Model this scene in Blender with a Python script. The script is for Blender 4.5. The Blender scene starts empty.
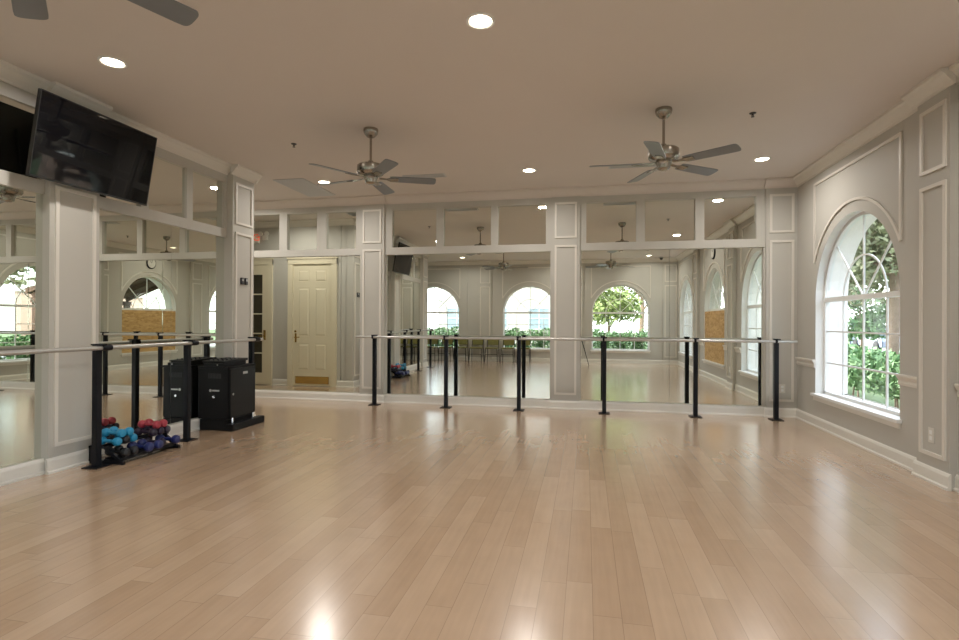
import bpy, bmesh, math, random
from mathutils import Vector, Matrix
random.seed(7)
SC = bpy.context.scene
COL = SC.collection
PI = math.pi

# ------------------------------------------------------------------ materials
def lin(c):
    return tuple(((v/255.0)/12.92 if v/255.0 <= .04045 else ((v/255.0+.055)/1.055)**2.4) for v in c)

def mat(name, rgb, rough=.5, metal=0.0, spec=.5, noise=0.0, nscale=20., coat=0., emit=None, estr=0.):
    m = bpy.data.materials.new(name); m.use_nodes = True
    nt = m.node_tree; b = nt.nodes['Principled BSDF']
    b.inputs['Base Color'].default_value = (*rgb, 1)
    b.inputs['Roughness'].default_value = rough
    b.inputs['Metallic'].default_value = metal
    b.inputs['Specular IOR Level'].default_value = spec
    b.inputs['Coat Weight'].default_value = coat
    if emit:
        b.inputs['Emission Color'].default_value = (*emit, 1)
        b.inputs['Emission Strength'].default_value = estr
    if noise > 0:
        g = nt.nodes.new('ShaderNodeNewGeometry')
        n = nt.nodes.new('ShaderNodeTexNoise'); n.inputs['Scale'].default_value = nscale
        n.inputs['Detail'].default_value = 4
        nt.links.new(g.outputs['Position'], n.inputs['Vector'])
        mr = nt.nodes.new('ShaderNodeMapRange')
        mr.inputs['To Min'].default_value = 1-noise; mr.inputs['To Max'].default_value = 1+noise
        nt.links.new(n.outputs['Fac'], mr.inputs['Value'])
        mx = nt.nodes.new('ShaderNodeVectorMath'); mx.operation = 'SCALE'
        mx.inputs[0].default_value = rgb
        nt.links.new(mr.outputs['Result'], mx.inputs['Scale'])
        nt.links.new(mx.outputs['Vector'], b.inputs['Base Color'])
    return m

M = {}
M['wall'] = mat('wall_paint', (.50, .485, .44), .6, noise=.02, nscale=3)
M['trim'] = mat('trim_paint', (.71, .68, .62), .4, noise=.01, nscale=4)
M['base'] = mat('baseboard_paint', (.74, .72, .66), .38, noise=.01, nscale=4)
M['ceil'] = mat('ceiling_paint', (.66, .605, .555), .8, noise=.02, nscale=2)
M['doorp'] = mat('door_paint', (.72, .66, .50), .4, noise=.02, nscale=5)
M['mirror'] = mat('mirror_silver', (.83, .85, .79), .0, metal=1)
M['jamb'] = mat('white_window_paint', (.80, .81, .80), .4, noise=.01, nscale=6)
M['stucco'] = mat('exterior_stucco', (.82, .79, .75), .85, noise=.04, nscale=30)
M['black'] = mat('black_powder_coat', (.004, .005, .008), .45, spec=.25, noise=.15, nscale=60)
M['rail'] = mat('brushed_aluminium', (.55, .55, .53), .33, metal=.75, noise=.03, nscale=80)
M['nickel'] = mat('brushed_nickel', (.36, .33, .285), .25, metal=.95, noise=.04, nscale=60)
M['blade'] = mat('fan_blade_grey', (.17, .185, .20), .3, noise=.06, nscale=12)
M['tvscreen'] = mat('screen_glass', (.003, .003, .004), .03, spec=.3, noise=.1, nscale=3)
M['tvcase'] = mat('television_plastic', (.012, .012, .013), .35, noise=.1, nscale=30)
M['brass'] = mat('polished_brass', (.62, .42, .14), .25, metal=.95, noise=.05, nscale=20)
M['cab'] = mat('cabinet_laminate', (.003, .003, .004), .5, spec=.25, noise=.15, nscale=25)
M['cabdoor'] = mat('cabinet_door_panel', (.0055, .006, .0065), .45, spec=.3, noise=.15, nscale=25)
M['chrome'] = mat('chrome', (.7, .7, .7), .15, metal=1, noise=.02)
M['plate'] = mat('switch_plate', (.66, .64, .58), .4, noise=.02)
M['gplate'] = mat('dark_device_plastic', (.03, .03, .035), .35, noise=.1)
M['vent'] = mat('vent_enamel', (.52, .53, .53), .5, noise=.02)
M['slot'] = mat('vent_slot_dark', (.10, .10, .10), .6, noise=.02)
M['cyan'] = mat('cyan_vinyl', (.02, .25, .44), .4, noise=.08, nscale=40)
M['navy'] = mat('navy_vinyl', (.012, .02, .11), .35, noise=.08, nscale=40)
M['red'] = mat('red_vinyl', (.36, .04, .06), .4, noise=.08, nscale=40)
M['purple'] = mat('dark_purple_vinyl', (.02, .012, .03), .4, noise=.08, nscale=40)
M['blkv'] = mat('black_vinyl', (.010, .010, .012), .4, noise=.08, nscale=40)
M['grip'] = mat('steel_grip', (.5, .5, .5), .35, metal=.9, noise=.05, nscale=60)
M['olive'] = mat('olive_fabric', (.20, .19, .06), .85, noise=.12, nscale=60)
M['ply'] = None
M['lens'] = mat('lit_lens', (.9, .85, .75), .5, emit=(1, .86, .66), estr=14.)
M['exitw'] = mat('exit_sign_face', (.75, .72, .66), .4, noise=.02)
M['exitr'] = mat('exit_letters', (.6, .03, .015), .4, emit=(1, .16, .06), estr=.7)
M['clockf'] = mat('clock_face', (.78, .78, .74), .4, noise=.02)
M['leaf1'] = mat('hedge_leaves', (.085, .17, .06), .6, noise=.45, nscale=3)
M['leaf2'] = mat('tree_leaves', (.14, .155, .08), .6, noise=.45, nscale=1.5)
M['leaf3'] = mat('palm_leaves', (.20, .25, .08), .6, noise=.35, nscale=2)
M['bark'] = mat('bark', (.16, .115, .08), .9, noise=.3, nscale=8)
M['soil'] = mat('mulch', (.11, .085, .06), .95, noise=.3, nscale=6)
M['grass'] = mat('lawn_grass', (.07, .11, .04), .95, noise=.3, nscale=3)
M['road'] = mat('pale_paving', (.34, .34, .33), .9, noise=.08, nscale=2)
M['roof'] = mat('clay_roof_tiles', (.33, .20, .15), .85, noise=.2, nscale=8)
M['brown'] = mat('brown_stained_timber', (.115, .065, .045), .7, noise=.25, nscale=5)
M['house'] = mat('pale_house_stucco', (.40, .375, .345), .85, noise=.05, nscale=6)
M['pink'] = mat('pink_stucco', (.50, .37, .31), .85, noise=.05, nscale=10)
M['wglass'] = mat('dark_window_glass', (.20, .26, .30), .1, noise=.1, nscale=2)
M['car1'] = mat('car_paint_blue', (.16, .20, .26), .25, coat=.6, noise=.03)
M['rubber'] = mat('tyre_rubber', (.02, .02, .02), .8, noise=.1)

def glass_mat():
    m = bpy.data.materials.new('window_glass'); m.use_nodes = True
    nt = m.node_tree; nt.nodes.clear()
    o = nt.nodes.new('ShaderNodeOutputMaterial'); mx = nt.nodes.new('ShaderNodeMixShader')
    t = nt.nodes.new('ShaderNodeBsdfTransparent'); t.inputs['Color'].default_value = (.95, .98, .97, 1)
    g = nt.nodes.new('ShaderNodeBsdfGlossy'); g.inputs['Roughness'].default_value = .01
    ge = nt.nodes.new('ShaderNodeNewGeometry'); dt = nt.nodes.new('ShaderNodeVectorMath'); dt.operation = 'DOT_PRODUCT'
    nt.links.new(ge.outputs['Incoming'], dt.inputs[0]); nt.links.new(ge.outputs['Normal'], dt.inputs[1])
    def mth(op, a, b):
        n = nt.nodes.new('ShaderNodeMath'); n.operation = op
        for i, v in enumerate((a, b)):
            if v is None: continue
            if isinstance(v, (int, float)): n.inputs[i].default_value = v
            else: nt.links.new(v, n.inputs[i])
        return n.outputs[0]
    k = mth('SUBTRACT', 1., mth('ABSOLUTE', dt.outputs['Value'], None))     # Schlick reflectance, same from both sides
    k = mth('ADD', mth('MULTIPLY', mth('POWER', k, 5.), .9), .05)
    nt.links.new(k, mx.inputs['Fac'])
    nt.links.new(t.outputs[0], mx.inputs[1]); nt.links.new(g.outputs[0], mx.inputs[2])
    nt.links.new(mx.outputs[0], o.inputs['Surface'])
    return m
M['glass'] = glass_mat()

def ply_mat():
    m = bpy.data.materials.new('strand_board'); m.use_nodes = True
    nt = m.node_tree; b = nt.nodes['Principled BSDF']; b.inputs['Roughness'].default_value = .75
    g = nt.nodes.new('ShaderNodeNewGeometry')
    mp = nt.nodes.new('ShaderNodeMapping'); mp.inputs['Scale'].default_value = (10, 10, 26)
    nt.links.new(g.outputs['Position'], mp.inputs['Vector'])
    v = nt.nodes.new('ShaderNodeTexVoronoi'); v.inputs['Scale'].default_value = 1.0
    nt.links.new(mp.outputs['Vector'], v.inputs['Vector'])
    r = nt.nodes.new('ShaderNodeValToRGB')
    r.color_ramp.elements[0].color = (.40, .24, .08, 1); r.color_ramp.elements[1].color = (.66, .44, .19, 1)
    nt.links.new(v.outputs['Color'], r.inputs['Fac'])
    nt.links.new(r.outputs['Color'], b.inputs['Base Color'])
    return m
M['ply'] = ply_mat()

def floor_mat():
    m = bpy.data.materials.new('maple_plank_floor'); m.use_nodes = True
    nt = m.node_tree; N = nt.nodes; L = nt.links; b = N['Principled BSDF']
    def math_(op, a, b_=None, c=None):
        n = N.new('ShaderNodeMath'); n.operation = op
        for i, v in enumerate((a, b_, c)):
            if v is None: continue
            if isinstance(v, (int, float)): n.inputs[i].default_value = v
            else: L.new(v, n.inputs[i])
        return n.outputs[0]
    g = N.new('ShaderNodeNewGeometry'); s = N.new('ShaderNodeSeparateXYZ')
    L.new(g.outputs['Position'], s.inputs[0])
    X, Y = s.outputs['X'], s.outputs['Y']
    u = math_('DIVIDE', math_('ADD', X, 20.03), .127)
    row = math_('FLOOR', u); fu = math_('FRACT', u)
    wn = N.new('ShaderNodeTexWhiteNoise'); wn.noise_dimensions = '1D'; L.new(row, wn.inputs['W'])
    v = math_('DIVIDE', math_('ADD', math_('ADD', Y, 30.), math_('MULTIPLY', wn.outputs['Value'], 7.3)), 1.05)
    brd = math_('FLOOR', v); fv = math_('FRACT', v)
    cb = N.new('ShaderNodeCombineXYZ'); L.new(row, cb.inputs[0]); L.new(brd, cb.inputs[1])
    w2 = N.new('ShaderNodeTexWhiteNoise'); w2.noise_dimensions = '3D'; L.new(cb.outputs[0], w2.inputs['Vector'])
    ramp = N.new('ShaderNodeValToRGB'); e = ramp.color_ramp.elements
    e[0].position = 0; e[0].color = (.435, .292, .185, 1)
    e[1].position = 1; e[1].color = (.52, .367, .245, 1)
    x = e.new(.35); x.color = (.468, .320, .206, 1)
    x = e.new(.7); x.color = (.487, .338, .221, 1)
    L.new(w2.outputs['Value'], ramp.inputs['Fac'])
    # grain
    mp = N.new('ShaderNodeMapping'); mp.inputs['Scale'].default_value = (38, 2.2, 1)
    L.new(g.outputs['Position'], mp.inputs['Vector'])
    va = N.new('ShaderNodeVectorMath'); va.operation = 'ADD'
    L.new(mp.outputs[0], va.inputs[0]); L.new(w2.outputs['Color'], va.inputs[1])
    n = N.new('ShaderNodeTexNoise'); n.inputs['Scale'].default_value = 1; n.inputs['Detail'].default_value = 5
    L.new(va.outputs[0], n.inputs['Vector'])
    n2 = N.new('ShaderNodeTexNoise'); n2.inputs['Scale'].default_value = 5; n2.inputs['Detail'].default_value = 3
    L.new(g.outputs['Position'], n2.inputs['Vector'])
    gr = math_('ADD', math_('MULTIPLY', n.outputs['Fac'], .22), math_('MULTIPLY', n2.outputs['Fac'], .16))
    gr = math_('ADD', gr, .81)
    # seams
    du = math_('MINIMUM', fu, math_('SUBTRACT', 1., fu))
    dv = math_('MULTIPLY', math_('MINIMUM', fv, math_('SUBTRACT', 1., fv)), 8.2)
    d = math_('MINIMUM', du, dv)
    seam = N.new('ShaderNodeMapRange'); L.new(d, seam.inputs['Value'])
    seam.inputs['From Min'].default_value = .004; seam.inputs['From Max'].default_value = .018
    seam.inputs['To Min'].default_value = .70; seam.inputs['To Max'].default_value = 1.
    k = math_('MULTIPLY', gr, seam.outputs['Result'])
    sc = N.new('ShaderNodeVectorMath'); sc.operation = 'SCALE'
    L.new(ramp.outputs['Color'], sc.inputs[0]); L.new(k, sc.inputs['Scale'])
    L.new(sc.outputs['Vector'], b.inputs['Base Color'])
    rr = math_('ADD', math_('MULTIPLY', n2.outputs['Fac'], .08), .20)
    L.new(rr, b.inputs['Roughness'])
    b.inputs['Specular IOR Level'].default_value = .5
    b.inputs['Coat Weight'].default_value = 1.; b.inputs['Coat IOR'].default_value = 1.65; b.inputs['Coat Roughness'].default_value = .19
    return m
M['floor'] = floor_mat()

# ------------------------------------------------------------------ mesh builder
class MB:
    def __init__(s): s.v = []; s.f = []
    def quad(s, *p):
        i = len(s.v); s.v += [tuple(q) for q in p]; s.f.append(tuple(range(i, i+len(p))))
    def box(s, x0, x1, y0, y1, z0, z1):
        x0, x1 = sorted((x0, x1)); y0, y1 = sorted((y0, y1)); z0, z1 = sorted((z0, z1))
        i = len(s.v)
        s.v += [(x0,y0,z0),(x1,y0,z0),(x1,y1,z0),(x0,y1,z0),(x0,y0,z1),(x1,y0,z1),(x1,y1,z1),(x0,y1,z1)]
        s.f += [tuple(i+k for k in q) for q in ((0,3,2,1),(4,5,6,7),(0,1,5,4),(1,2,6,5),(2,3,7,6),(3,0,4,7))]
        return s
    def loft(s, rings, cap=True, closed=True):
        i0 = len(s.v); n = len(rings[0])
        for r in rings: s.v += [tuple(p) for p in r]
        for k in range(len(rings)-1):
            for j in range(n if closed else n-1):
                a = i0+k*n+j; b = i0+k*n+(j+1) % n
                s.f.append((a, b, b+n, a+n))
        if cap:
            s.f.append(tuple(reversed(range(i0, i0+n))))
            s.f.append(tuple(range(i0+(len(rings)-1)*n, i0+len(rings)*n)))
        return s
    def tube(s, p0, p1, r0, r1=None, n=12):
        r1 = r0 if r1 is None else r1
        p0 = Vector(p0); p1 = Vector(p1); d = (p1-p0).normalized()
        a = Vector((0,0,1)) if abs(d.z) < .9 else Vector((1,0,0))
        u = d.cross(a).normalized(); w = d.cross(u).normalized()
        rg = []
        for p, r in ((p0, r0), (p1, r1)):
            rg.append([p+(u*math.cos(2*PI*k/n)+w*math.sin(2*PI*k/n))*r for k in range(n)])
        return s.loft(rg)
    def lathe(s, prof, c=(0,0,0), axis='z', n=24):
        rg = []
        for r, h in prof:
            ring = []
            for k in range(n):
                a = 2*PI*k/n; ca = r*math.cos(a); sa = r*math.sin(a)
                p = {'z': (ca, sa, h), 'x': (h, ca, sa), 'y': (sa, h, ca)}[axis]
                ring.append((c[0]+p[0], c[1]+p[1], c[2]+p[2]))
            rg.append(ring)
        return s.loft(rg)
    def bar(s, p0, p1, w, h, up=(0,0,1)):
        p0 = Vector(p0); p1 = Vector(p1); d = (p1-p0).normalized()
        r = d.cross(Vector(up)).normalized(); u = r.cross(d)
        rg = [[p+r*a*w/2+u*b*h/2 for a, b in ((-1,-1),(1,-1),(1,1),(-1,1))] for p in (p0, p1)]
        return s.loft(rg)
    def build(s, name, m, parent=None, smooth=False, bevel=0, loc=None, rz=0, kind=None, recalc=True):
        me = bpy.data.meshes.new(name); me.from_pydata(s.v, [], s.f); me.update()
        bm = bmesh.new(); bm.from_mesh(me)
        if recalc: bmesh.ops.recalc_face_normals(bm, faces=bm.faces)
        if bevel:
            es = [e for e in bm.edges if len(e.link_faces) == 2 and e.calc_face_angle(0) > .6]
            bmesh.ops.bevel(bm, geom=es, offset=bevel, segments=2, affect='EDGES', clamp_overlap=True)
        bm.to_mesh(me); bm.free()
        me.materials.append(m)
        if smooth:
            for p in me.polygons: p.use_smooth = True
            me.set_sharp_from_angle(angle=math.radians(40))
        o = bpy.data.objects.new(name, me); COL.objects.link(o)
        if parent: o.parent = parent
        if loc: o.location = loc
        if rz: o.rotation_euler = (0, 0, rz)
        if kind: o['kind'] = kind
        return o

def thing(name, label, cat, loc=(0,0,0), rz=0, group=None):
    o = bpy.data.objects.new(name, None); COL.objects.link(o)
    o.empty_display_size = .1
    o.location = loc; o.rotation_euler = (0, 0, rz)
    return tag(o, label, cat, group)
def tag(o, label, cat, group=None, kind=None):
    o['label'] = label; o['category'] = cat
    if group: o['group'] = group
    if kind: o['kind'] = kind
    return o
def copy_tree(o, parent=None):
    c = o.copy(); COL.objects.link(c); c.parent = parent
    for ch in list(o.children): copy_tree(ch, c)
    return c
def struct(mb, name, m, parent=None, **k):
    return mb.build(name, m, parent, kind=None if parent else 'structure', **k)
trim_n = [0]
def trim(mb, m='trim', **k):
    trim_n[0] += 1
    return struct(mb, 'trim_%d' % trim_n[0], M[m], **k)

# ------------------------------------------------------------------ room dimensions
H = 3.33
YB, XR, YO = 8.16, 2.88, -1.1       # back frame plane, right wall, rear wall
XL = -4.52                          # mirrored left partition
YE0, YE1 = 1.36, 6.60               # ends of the left partition block
XW = -7.7                           # far left end of the room / corridor
YG, XG = 8.21, -4.64                # mirror glass planes

struct(MB().box(XW-.3, XR+.37, YO-.37, 8.5, -.12, 0), 'floor', M['floor'])
struct(MB().box(XW-.3, XR+.37, YO-.37, 8.5, H, H+.12), 'ceiling', M['ceil'])

# crown and base profiles: (distance from the wall, height)
CROWN = [(-.004,3.205),(.012,3.205),(.018,3.225),(.03,3.235),(.05,3.255),(.075,3.29),(.088,3.297),(.1,3.305),(.1,H),(-.004,H)]
BASE = [(-.004,0),(.030,0),(.030,.016),(.018,.026),(.018,.104),(.010,.122),(.004,.13),(-.004,.13)]
def run(mb, prof, axis, fixed, sign, a, b):
    """profile extruded along x or y on the wall plane «fixed»; sign = direction into the room"""
    rg = []
    for t in (a, b):
        if axis == 'x': rg.append([(t, fixed+sign*d, z) for d, z in prof])
        else: rg.append([(fixed+sign*d, t, z) for d, z in prof])
    mb.loft(rg)

# ------------------------------------------------------------------ back wall
w = MB().box(XW-.3, XR+.37, YG+.012, 8.5, 0, H)
struct(w, 'wall_back', M['wall'])
BAYS = [(-5.72, -3.61, [(-5.63,-5.084),(-4.945,-4.396),(-4.234,-3.70)]),
        (-3.20, -.514, [(-3.075,-2.336),(-2.22,-1.457),(-1.346,-.605)]),
        (-.095, 2.478, [(.0,.723),(.845,1.544),(1.667,2.36)])]
PILB = [(-3.61,-3.20), (-.514,-.095), (2.478,2.88)]
ZM0, ZM1, ZT0, ZT1 = .13, 2.39, 2.505, 3.11
for x0, x1, panes in BAYS:
    f = MB()
    f.box(x0, x1, YB, YG+.015, ZT1, H)              # frieze
    f.box(x0, x1, YB, YG+.015, ZM1, ZT0)            # header
    xs = [x0]+[v for p in panes for v in p]+[x1]
    for k in range(0, len(xs), 2):
        f.box(xs[k], xs[k+1], YB, YG+.015, ZT0, ZT1)
    f.box(x0, x0+.022, YB+.012, YG+.015, ZM0, ZM1); f.box(x1-.022, x1, YB+.012, YG+.015, ZM0, ZM1)
    f.box(x0, x1, YB, YG+.015, 0, ZM0)
    trim(f, 'wall')
f = MB(); f.box(XW, -5.72, YB-.02, YG+.015, 0, H); trim(f, 'wall')

def rect_mold(mb, plane, axis, sign, a0, a1, z0, z1, w=.03, d=.016):
    """raised picture-frame moulding on a wall plane; d = how far it stands out"""
    def bx(p0, p1, q0, q1):
        if axis == 'x': mb.box(p0, p1, plane, plane+sign*d, q0, q1)
        else: mb.box(plane, plane+sign*d, p0, p1, q0, q1)
    bx(a0, a1, z0, z0+w); bx(a0, a1, z1-w, z1)
    bx(a0, a0+w, z0+w, z1-w); bx(a1-w, a1, z0+w, z1-w)

def pilaster(axis, plane, sign, a0, a1, depth, p0=None, p1=None, split=(2.475, 2.58)):
    """flat pilaster; «plane» is its front face"""
    m = MB()
    if axis == 'x': m.box(a0, a1, plane, plane-sign*depth, 0, H)
    else: m.box(plane, plane-sign*depth, a0, a1, 0, H)
    o = trim(m, 'wall')
    p0 = a0+.045 if p0 is None else p0; p1 = a1-.045 if p1 is None else p1
    q = MB()
    rect_mold(q, plane, axis, sign, p0, p1, .22, split[0])
    rect_mold(q, plane, axis, sign, p0, p1, split[1], 3.12)
    struct(q, 'panel_molding', M['trim'], parent=o)
    return o
for a0, a1 in PILB: pilaster('x', 8.13, -1, a0, a1, .09)

cr = MB(); bs = MB()
run(cr, CROWN, 'x', YB-.02, -1, XW, -5.72)
run(bs, BASE, 'x', YB-.02, -1, XW, -5.72)
for x0, x1, _ in BAYS:
    run(cr, CROWN, 'x', YB, -1, x0, x1); run(bs, BASE, 'x', YB, -1, x0, x1)
for x0, x1 in PILB:
    run(cr, CROWN, 'x', 8.13, -1, x0-.03, x1+(.03 if x1 < 2.8 else 0)); run(bs, BASE, 'x', 8.13, -1, x0-.018, x1+(.018 if x1 < 2.8 else 0))
trim(cr, 'ceil'); struct(bs, 'baseboard_back', M['base'])

# mirrors -----------------------------------------------------------------
def mirror_panel(parent, name, axis, plane, a0, a1, z0, z1, rot=0.):
    """one silvered sheet 5 mm thick (x: faces -Y, y: faces +X)"""
    c = (a0+a1)/2; h = (a1-a0)/2
    mb = MB()
    if axis == 'x':
        mb.box(-h, h, 0, .005, z0, z1); loc = (c, plane, 0)
    else:
        mb.box(-.005, 0, -h, h, z0, z1); loc = (plane, c, 0)
    return mb.build(name, M['mirror'], parent, loc=loc, rz=rot)
R = .0047      # the sheets of the back wall are not hung perfectly square
def wall_mirror(label, axis, plane, cuts, z0, z1, rots, group=None):
    if len(cuts) == 2:
        o = mirror_panel(None, 'wall_mirror', axis, plane, cuts[0], cuts[1], z0, z1, rots[0])
        return tag(o, label, 'mirror', group)
    t = thing('wall_mirror', label, 'mirror', group=group)
    for k in range(len(cuts)-1):
        mirror_panel(t, 'mirror_panel', axis, plane, cuts[k]+(.0015 if k else 0), cuts[k+1]-(.0015 if k < len(cuts)-2 else 0), z0, z1, rots[k])
    return t
G1 = 'tall dance mirrors'
wall_mirror('tall wall mirror on the back wall that reflects the cream panelled door', 'x', YG, [-5.70,-3.615], ZM0-.004, ZM1+.006, [0], G1)
wall_mirror('tall wall mirror at the middle of the back wall reflecting two arched windows and chairs', 'x', YG, [-3.195,-1.84,-.52], ZM0-.004, ZM1+.006, [R, R], G1)
wall_mirror('tall wall mirror at the right of the back wall reflecting a leafy arched window', 'x', YG, [-.09,1.198,2.473], ZM0-.004, ZM1+.006, [R, R*.8], G1)
names = [['transom mirror above the door reflection, nearest the left partition, with the exit sign reflected',
          'transom mirror above the reflected door, middle of its three',
          'transom mirror above the reflected door, beside the back wall pilaster'],
         ['transom mirror of the middle bay, left pane with the television corner reflected',
          'transom mirror of the middle bay, centre pane with a fan rod reflected',
          'transom mirror of the middle bay, right pane with a downlight at its top edge'],
         ['transom mirror of the right bay, left pane with a fan rod reflected',
          'transom mirror of the right bay, centre pane reflecting a downlight and a sprinkler',
          'transom mirror of the right bay, right pane reflecting the right wall crown molding']]
for (x0, x1, panes), ns in zip(BAYS, names):
    for (a, b), nm in zip(panes, ns):
        o = mirror_panel(None, 'transom_mirror', 'x', YG-.004, a-.004, b+.004, ZT0-.004, ZT1+.004, 0)
        tag(o, nm, 'mirror', 'small transom mirrors')

# ------------------------------------------------------------------ left partition
w = MB().box(XG-.012, XG-.12, YE0, YE1, 0, H)
struct(w, 'wall_left', M['wall'])
w = MB().box(XG-.13, XW, YE1-.12, YE1, 0, H); struct(w, 'wall_corridor', M['wall'])
w = MB().box(XG-.13, XW, YE0, YE0+.12, 0, H); struct(w, 'wall_alcove', M['wall'])
w = MB().box(XW-.3, XW, YO-.37, 8.5, 0, H); struct(w, 'wall_west', M['wall'])
XFS, XGS = (-4.55, -4.588), (-4.572, -4.622)      # frame and glass planes of the two bays
XF = -4.59                            # frame plane of the left bays
LB = [(1.84, 3.745, [(1.87,2.42),(2.52,3.07),(3.17,3.715)]),
      (4.22, 6.15, [(4.24,4.79),(4.89,5.44),(5.54,6.10)])]
LP = [(1.36, 1.84), (3.745, 4.22), (6.15, 6.60)]
for (y0, y1, panes), XF in zip(LB, XFS):
    f = MB()
    f.box(XF, XG-.015, y0, y1, ZT1-.01, H); f.box(XF, XG-.015, y0, y1, ZM1, ZT0)
    ys = [y0]+[v for p in panes for v in p]+[y1]
    for k in range(0, len(ys), 2): f.box(XF, XG-.015, ys[k], ys[k+1], ZT0, ZT1)
    f.box(XF, XG-.015, y0, y1, 0, ZM0)
    f.box(XF, XG-.015, y0, y0+.02, ZM0, ZM1)
    trim(f, 'wall')
for a0, a1 in LP: pilaster('y', XL+.02, 1, a0, a1, .16)
cr = MB(); bs = MB()
for (y0, y1, _), XF in zip(LB, XFS):
    run(cr, CROWN, 'y', XF, 1, y0, y1); run(bs, BASE, 'y', XF, 1, y0, y1)
for y0, y1 in LP:
    run(cr, CROWN, 'y', XL+.02, 1, y0-.04, y1+.04); run(bs, BASE, 'y', XL+.02, 1, y0-.02, y1+.02)
# wrap round the corner into the corridor
run(cr, CROWN, 'x', YE1, 1, XW, XL+.06); run(cr, CROWN, 'x', YE0, -1, XW, XL+.06)
trim(cr, 'trim'); struct(bs, 'baseboard_left', M['base'])
bs = MB()
for a, b in ((XW, -7.46), (-6.24, -5.92), (-4.84, XL+.04)): run(bs, BASE, 'x', YE1, 1, a, b)
struct(bs, 'baseboard_corridor', M['base'])
bs = MB(); run(bs, BASE, 'x', YE0, -1, XW, XL+.02); struct(bs, 'baseboard_alcove', M['base'])
wall_mirror('tall wall mirror on the left partition behind the barre, the weights and the black cabinet', 'y', XGS[1], [4.24,5.25,6.149], ZM0-.004, ZM1+.006, [0, 0], G1)
wall_mirror('tall wall mirror at the left edge of the photo, beside the pilaster under the television', 'y', XGS[0], [1.86,2.80,3.744], ZM0-.004, ZM1+.006, [0, 0], G1)
names = [['transom mirror on the left partition, first from its open end', 'transom mirror on the left partition, second from its open end',
          'transom mirror on the left partition left of the television, with the black set reflected'],
         ['transom mirror on the left partition hidden behind the tilted television', 'transom mirror on the left partition just right of the television',
          'transom mirror on the left partition next to the corner pilaster, a downlight reflected in it']]
for (y0, y1, panes), ns, xg in zip(LB, names, XGS):
    for (a, b), nm in zip(panes, ns):
        o = mirror_panel(None, 'transom_mirror', 'y', xg+.004, a-.004, b+.004, ZT0-.004, ZT1-.006, 0)
        tag(o, nm, 'mirror', 'small transom mirrors')

# corridor doors (face +Y, on the plane YE1)
def panel_door(n, x0, x1, z1):
    f = MB()   # casing
    c = .105
    f.box(x0-c, x0, YE1, YE1+.035, 0, z1+c); f.box(x1, x1+c, YE1, YE1+.035, 0, z1+c); f.box(x0-c, x1+c, YE1, YE1+.04, z1, z1+c)
    f.box(x0-c-.015, x1+c+.015, YE1, YE1+.055, z1+c, z1+c+.03)
    o = struct(f, 'door_%d' % n, M['doorp'])
    return o
d1 = panel_door(1, -5.80, -4.95, 2.45)
lf = MB(); y = YE1+.012
lf.box(-5.795, -4.955, YE1+.002, y, .012, 2.445)
lf.build('door_leaf', M['doorp'], d1)
pn = MB()
for a, b in ((-5.69,-5.43),(-5.32,-5.06)):
    for z0, z1 in ((.32,.86),(1.0,1.98),(2.09,2.34)):
        # raised field with bevelled border
        r = []
        for ins, dy in ((0, 0), (.0, .004), (.02, .001), (.045, .010)):
            r.append([(a+ins, y+dy, z0+ins), (b-ins, y+dy, z0+ins), (b-ins, y+dy, z1-ins), (a+ins, y+dy, z1-ins)])
        pn.loft(r)
pn.build('raised_panel', M['doorp'], d1)
MB().box(-5.74, -5.01, y, y+.004, .05, .20).build('kick_plate', M['brass'], d1)
hn = MB(); hn.box(-5.755, -5.715, y, y+.006, .88, 1.06); hn.tube((-5.735,y,.98),(-5.735,y+.05,.98),.011); hn.tube((-5.735,y+.045,.98),(-5.63,y+.045,.985),.010,.008)
hn.tube((-5.735,y+.004,1.10),(-5.735,y+.022,1.10),.022)
hn.build('lever_handle', M['brass'], d1, smooth=True)
d2 = panel_door(2, -7.35, -6.36, 2.45)
lf = MB()
st = .11
for a, b in ((-7.345,-7.345+st),(-6.365-st,-6.365)): lf.box(a, b, YE1+.002, YE1+.028, .012, 2.445)
lf.box(-7.235, -6.475, YE1+.002, YE1+.027, .012, .25); lf.box(-7.235, -6.475, YE1+.002, YE1+.027, 2.25, 2.445)
for k in range(1, 5): lf.box(-7.24, -6.475, YE1+.006, YE1+.026, .25+.4*k-.012, .25+.4*k+.012)
for k in range(1, 3): lf.box(-7.24+.255*k-.012, -7.24+.255*k+.012, YE1+.006, YE1+.026, .25, 2.25)
lf.build('door_leaf', M['doorp'], d2)
MB().box(-7.24, -6.475, YE1+.008, YE1+.012, .25, 2.25).build('glass_pane', mat('dark_door_glass', (.05,.045,.03), .05, noise=.1), d2)
hn = MB(); hn.box(-6.445, -6.395, YE1+.028, YE1+.034, .92, 1.12); hn.tube((-6.42,YE1+.03,1.0),(-6.42,YE1+.08,1.0),.011); hn.tube((-6.42,YE1+.075,1.0),(-6.53,YE1+.075,1.0),.009)
hn.build('lever_handle', M['brass'], d2)

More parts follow.
